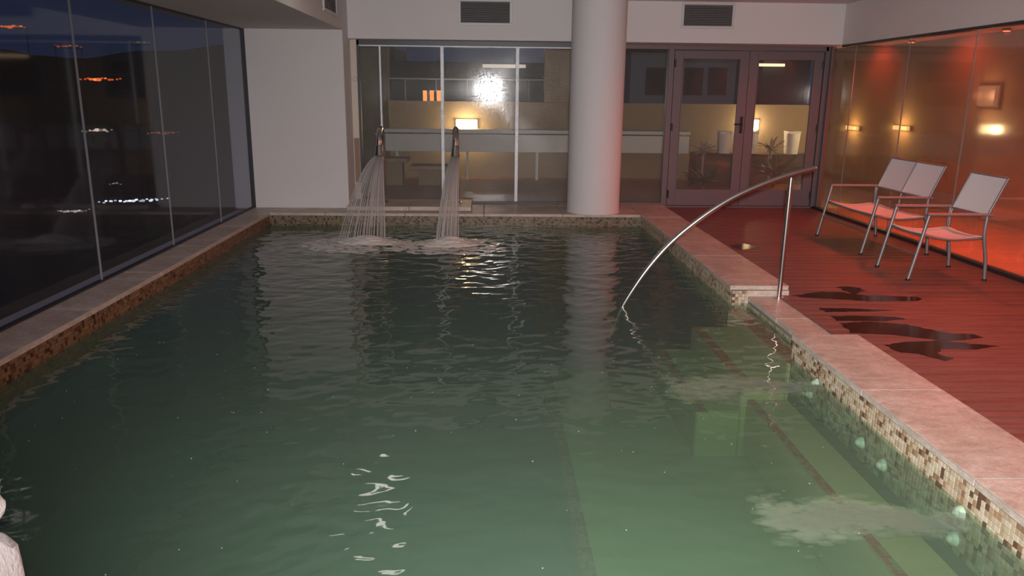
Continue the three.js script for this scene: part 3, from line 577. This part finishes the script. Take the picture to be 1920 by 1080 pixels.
{   // wall beyond the side walkway
  const x = 6.9, o = structure('boundary_wall', [bx(x, x + 0.25, DECK - 0.1, 2.5, ZT + 0.01, ZEND)], M.beige, 'beige boundary wall of the side walkway', 'wall');
  for (const [px, py, label] of [[1602, 240, 'added warm lamp on the walkway wall for a glint mirrored in the far partition pane'], [1694, 240, 'added warm lamp on the walkway wall for a glint mirrored behind the bench']]) wallLamp(label, onX(px, py, x - 0.002), -Math.PI / 2, 0.5, 0.08, 1.6, 1, 0.72, 0.36, 3);  // two added lamps stand in for terrace lamps mirrored in the partition
  const p = onX(1858, 180, x - 0.002); wallLamp('square pale wall lamp on the walkway wall above the armchair', p, -Math.PI / 2, 0.42, 0.3, 0.9, 1, 0.55, 0.4, 0.6);
}
// hills and lights of the town outside the window wall
{
  const sh = new THREE.Shape(); sh.moveTo(-420, -9); for (let i = 0; i <= 120; i++) { const u = -420 + 390 * i / 120; sh.lineTo(u, 16 + 3.5 * Math.sin(u * 0.021 + 1) + 1.6 * Math.sin(u * 0.055) + 0.5 * Math.sin(u * 0.21)); } sh.lineTo(-30, -9);
  const g = new THREE.ExtrudeGeometry(sh, { depth: 40, bevelEnabled: false }); g.translate(0, 0, -300);
  tag(obj('hills', g, M.night), 'dark hills beyond the window wall', 'hills', null, 'structure');
}
for (const [px, py, w, r, g, b, k, label] of [
  [18, 49, 46, 1, 0.16, 0.04, 0.9, 'row of red town lights high on the hill past the panes'],
  [128, 87, 40, 1, 0.2, 0.06, 0.35, 'faint red row of town lights behind the wide window seam'],
  [188, 148, 62, 1, 0.15, 0.03, 2.2, 'brightest red row of town lights through the window wall'],
  [262, 80, 30, 1, 0.7, 0.5, 0.12, 'faint pale row of town lights under the dropped beam'],
  [182, 245, 44, 1, 0.7, 0.55, 0.7, 'short pale row of town lights beside the wide window seam'],
  [305, 249, 52, 1, 0.3, 0.15, 0.3, 'dull orange row of town lights behind the second seam'],
  [250, 376, 104, 0.85, 0.92, 1, 2.0, 'long cold white row of lights down in the valley'],
  [138, 395, 50, 1, 0.85, 0.75, 0.5, 'dim white row of lights down in the valley'],
  [216, 345, 22, 1, 0.9, 0.85, 0.3, 'tiny white row of lights above the long cold white one']]) {
  const below = py > 190, p = below ? onY(px, py, -8.4) : EYE.clone().addScaledVector(ray(px, py), 150), dist = p.distanceTo(EYE), m = dist / FOCAL;
  const o = thing('town_lights', label, 'lights', null, null, [p.x, p.y, p.z], Math.atan2(EYE.x - p.x, EYE.z - p.z)), n = Math.max(3, Math.round(w / 5)), mats = [0.35, 0.7, 1, 1.5].map((q) => glow(r, g, b, k * q));
  for (let i = 0; i < n; i++) { const e = 1 - Math.abs(2 * i / (n - 1) - 1), q = obj('lamp_bulb', ball(V(0, 0, 0), m * (1.2 + 1.6 * e * rnd()), 8), mats[Math.min(3, Math.floor(rnd() * (1.5 + 3 * e)))], o); q.position.set((i - (n - 1) / 2) * 5 * m * rr(0.9, 1.1), rr(-1.5, 1.5) * m, 0); q.scale.set(1.7, 1, 1); }
  obj('cross_beam', bar(V(-w / 2 * m, -2.5 * m, -m), V(w / 2 * m, -2.5 * m, -m), m * 0.5, 6), M.night, o);
  for (const s of [-1, 1]) obj('mast', bar(V(s * w * 0.45 * m, -2.5 * m, -m), V(s * w * 0.45 * m, -9 - p.y, -m), m * 0.5, 6), M.night, o);
}
scene.traverse((o) => { if (o.isMesh) o.castShadow = o.receiveShadow = true; });
renderer.render(scene, camera);
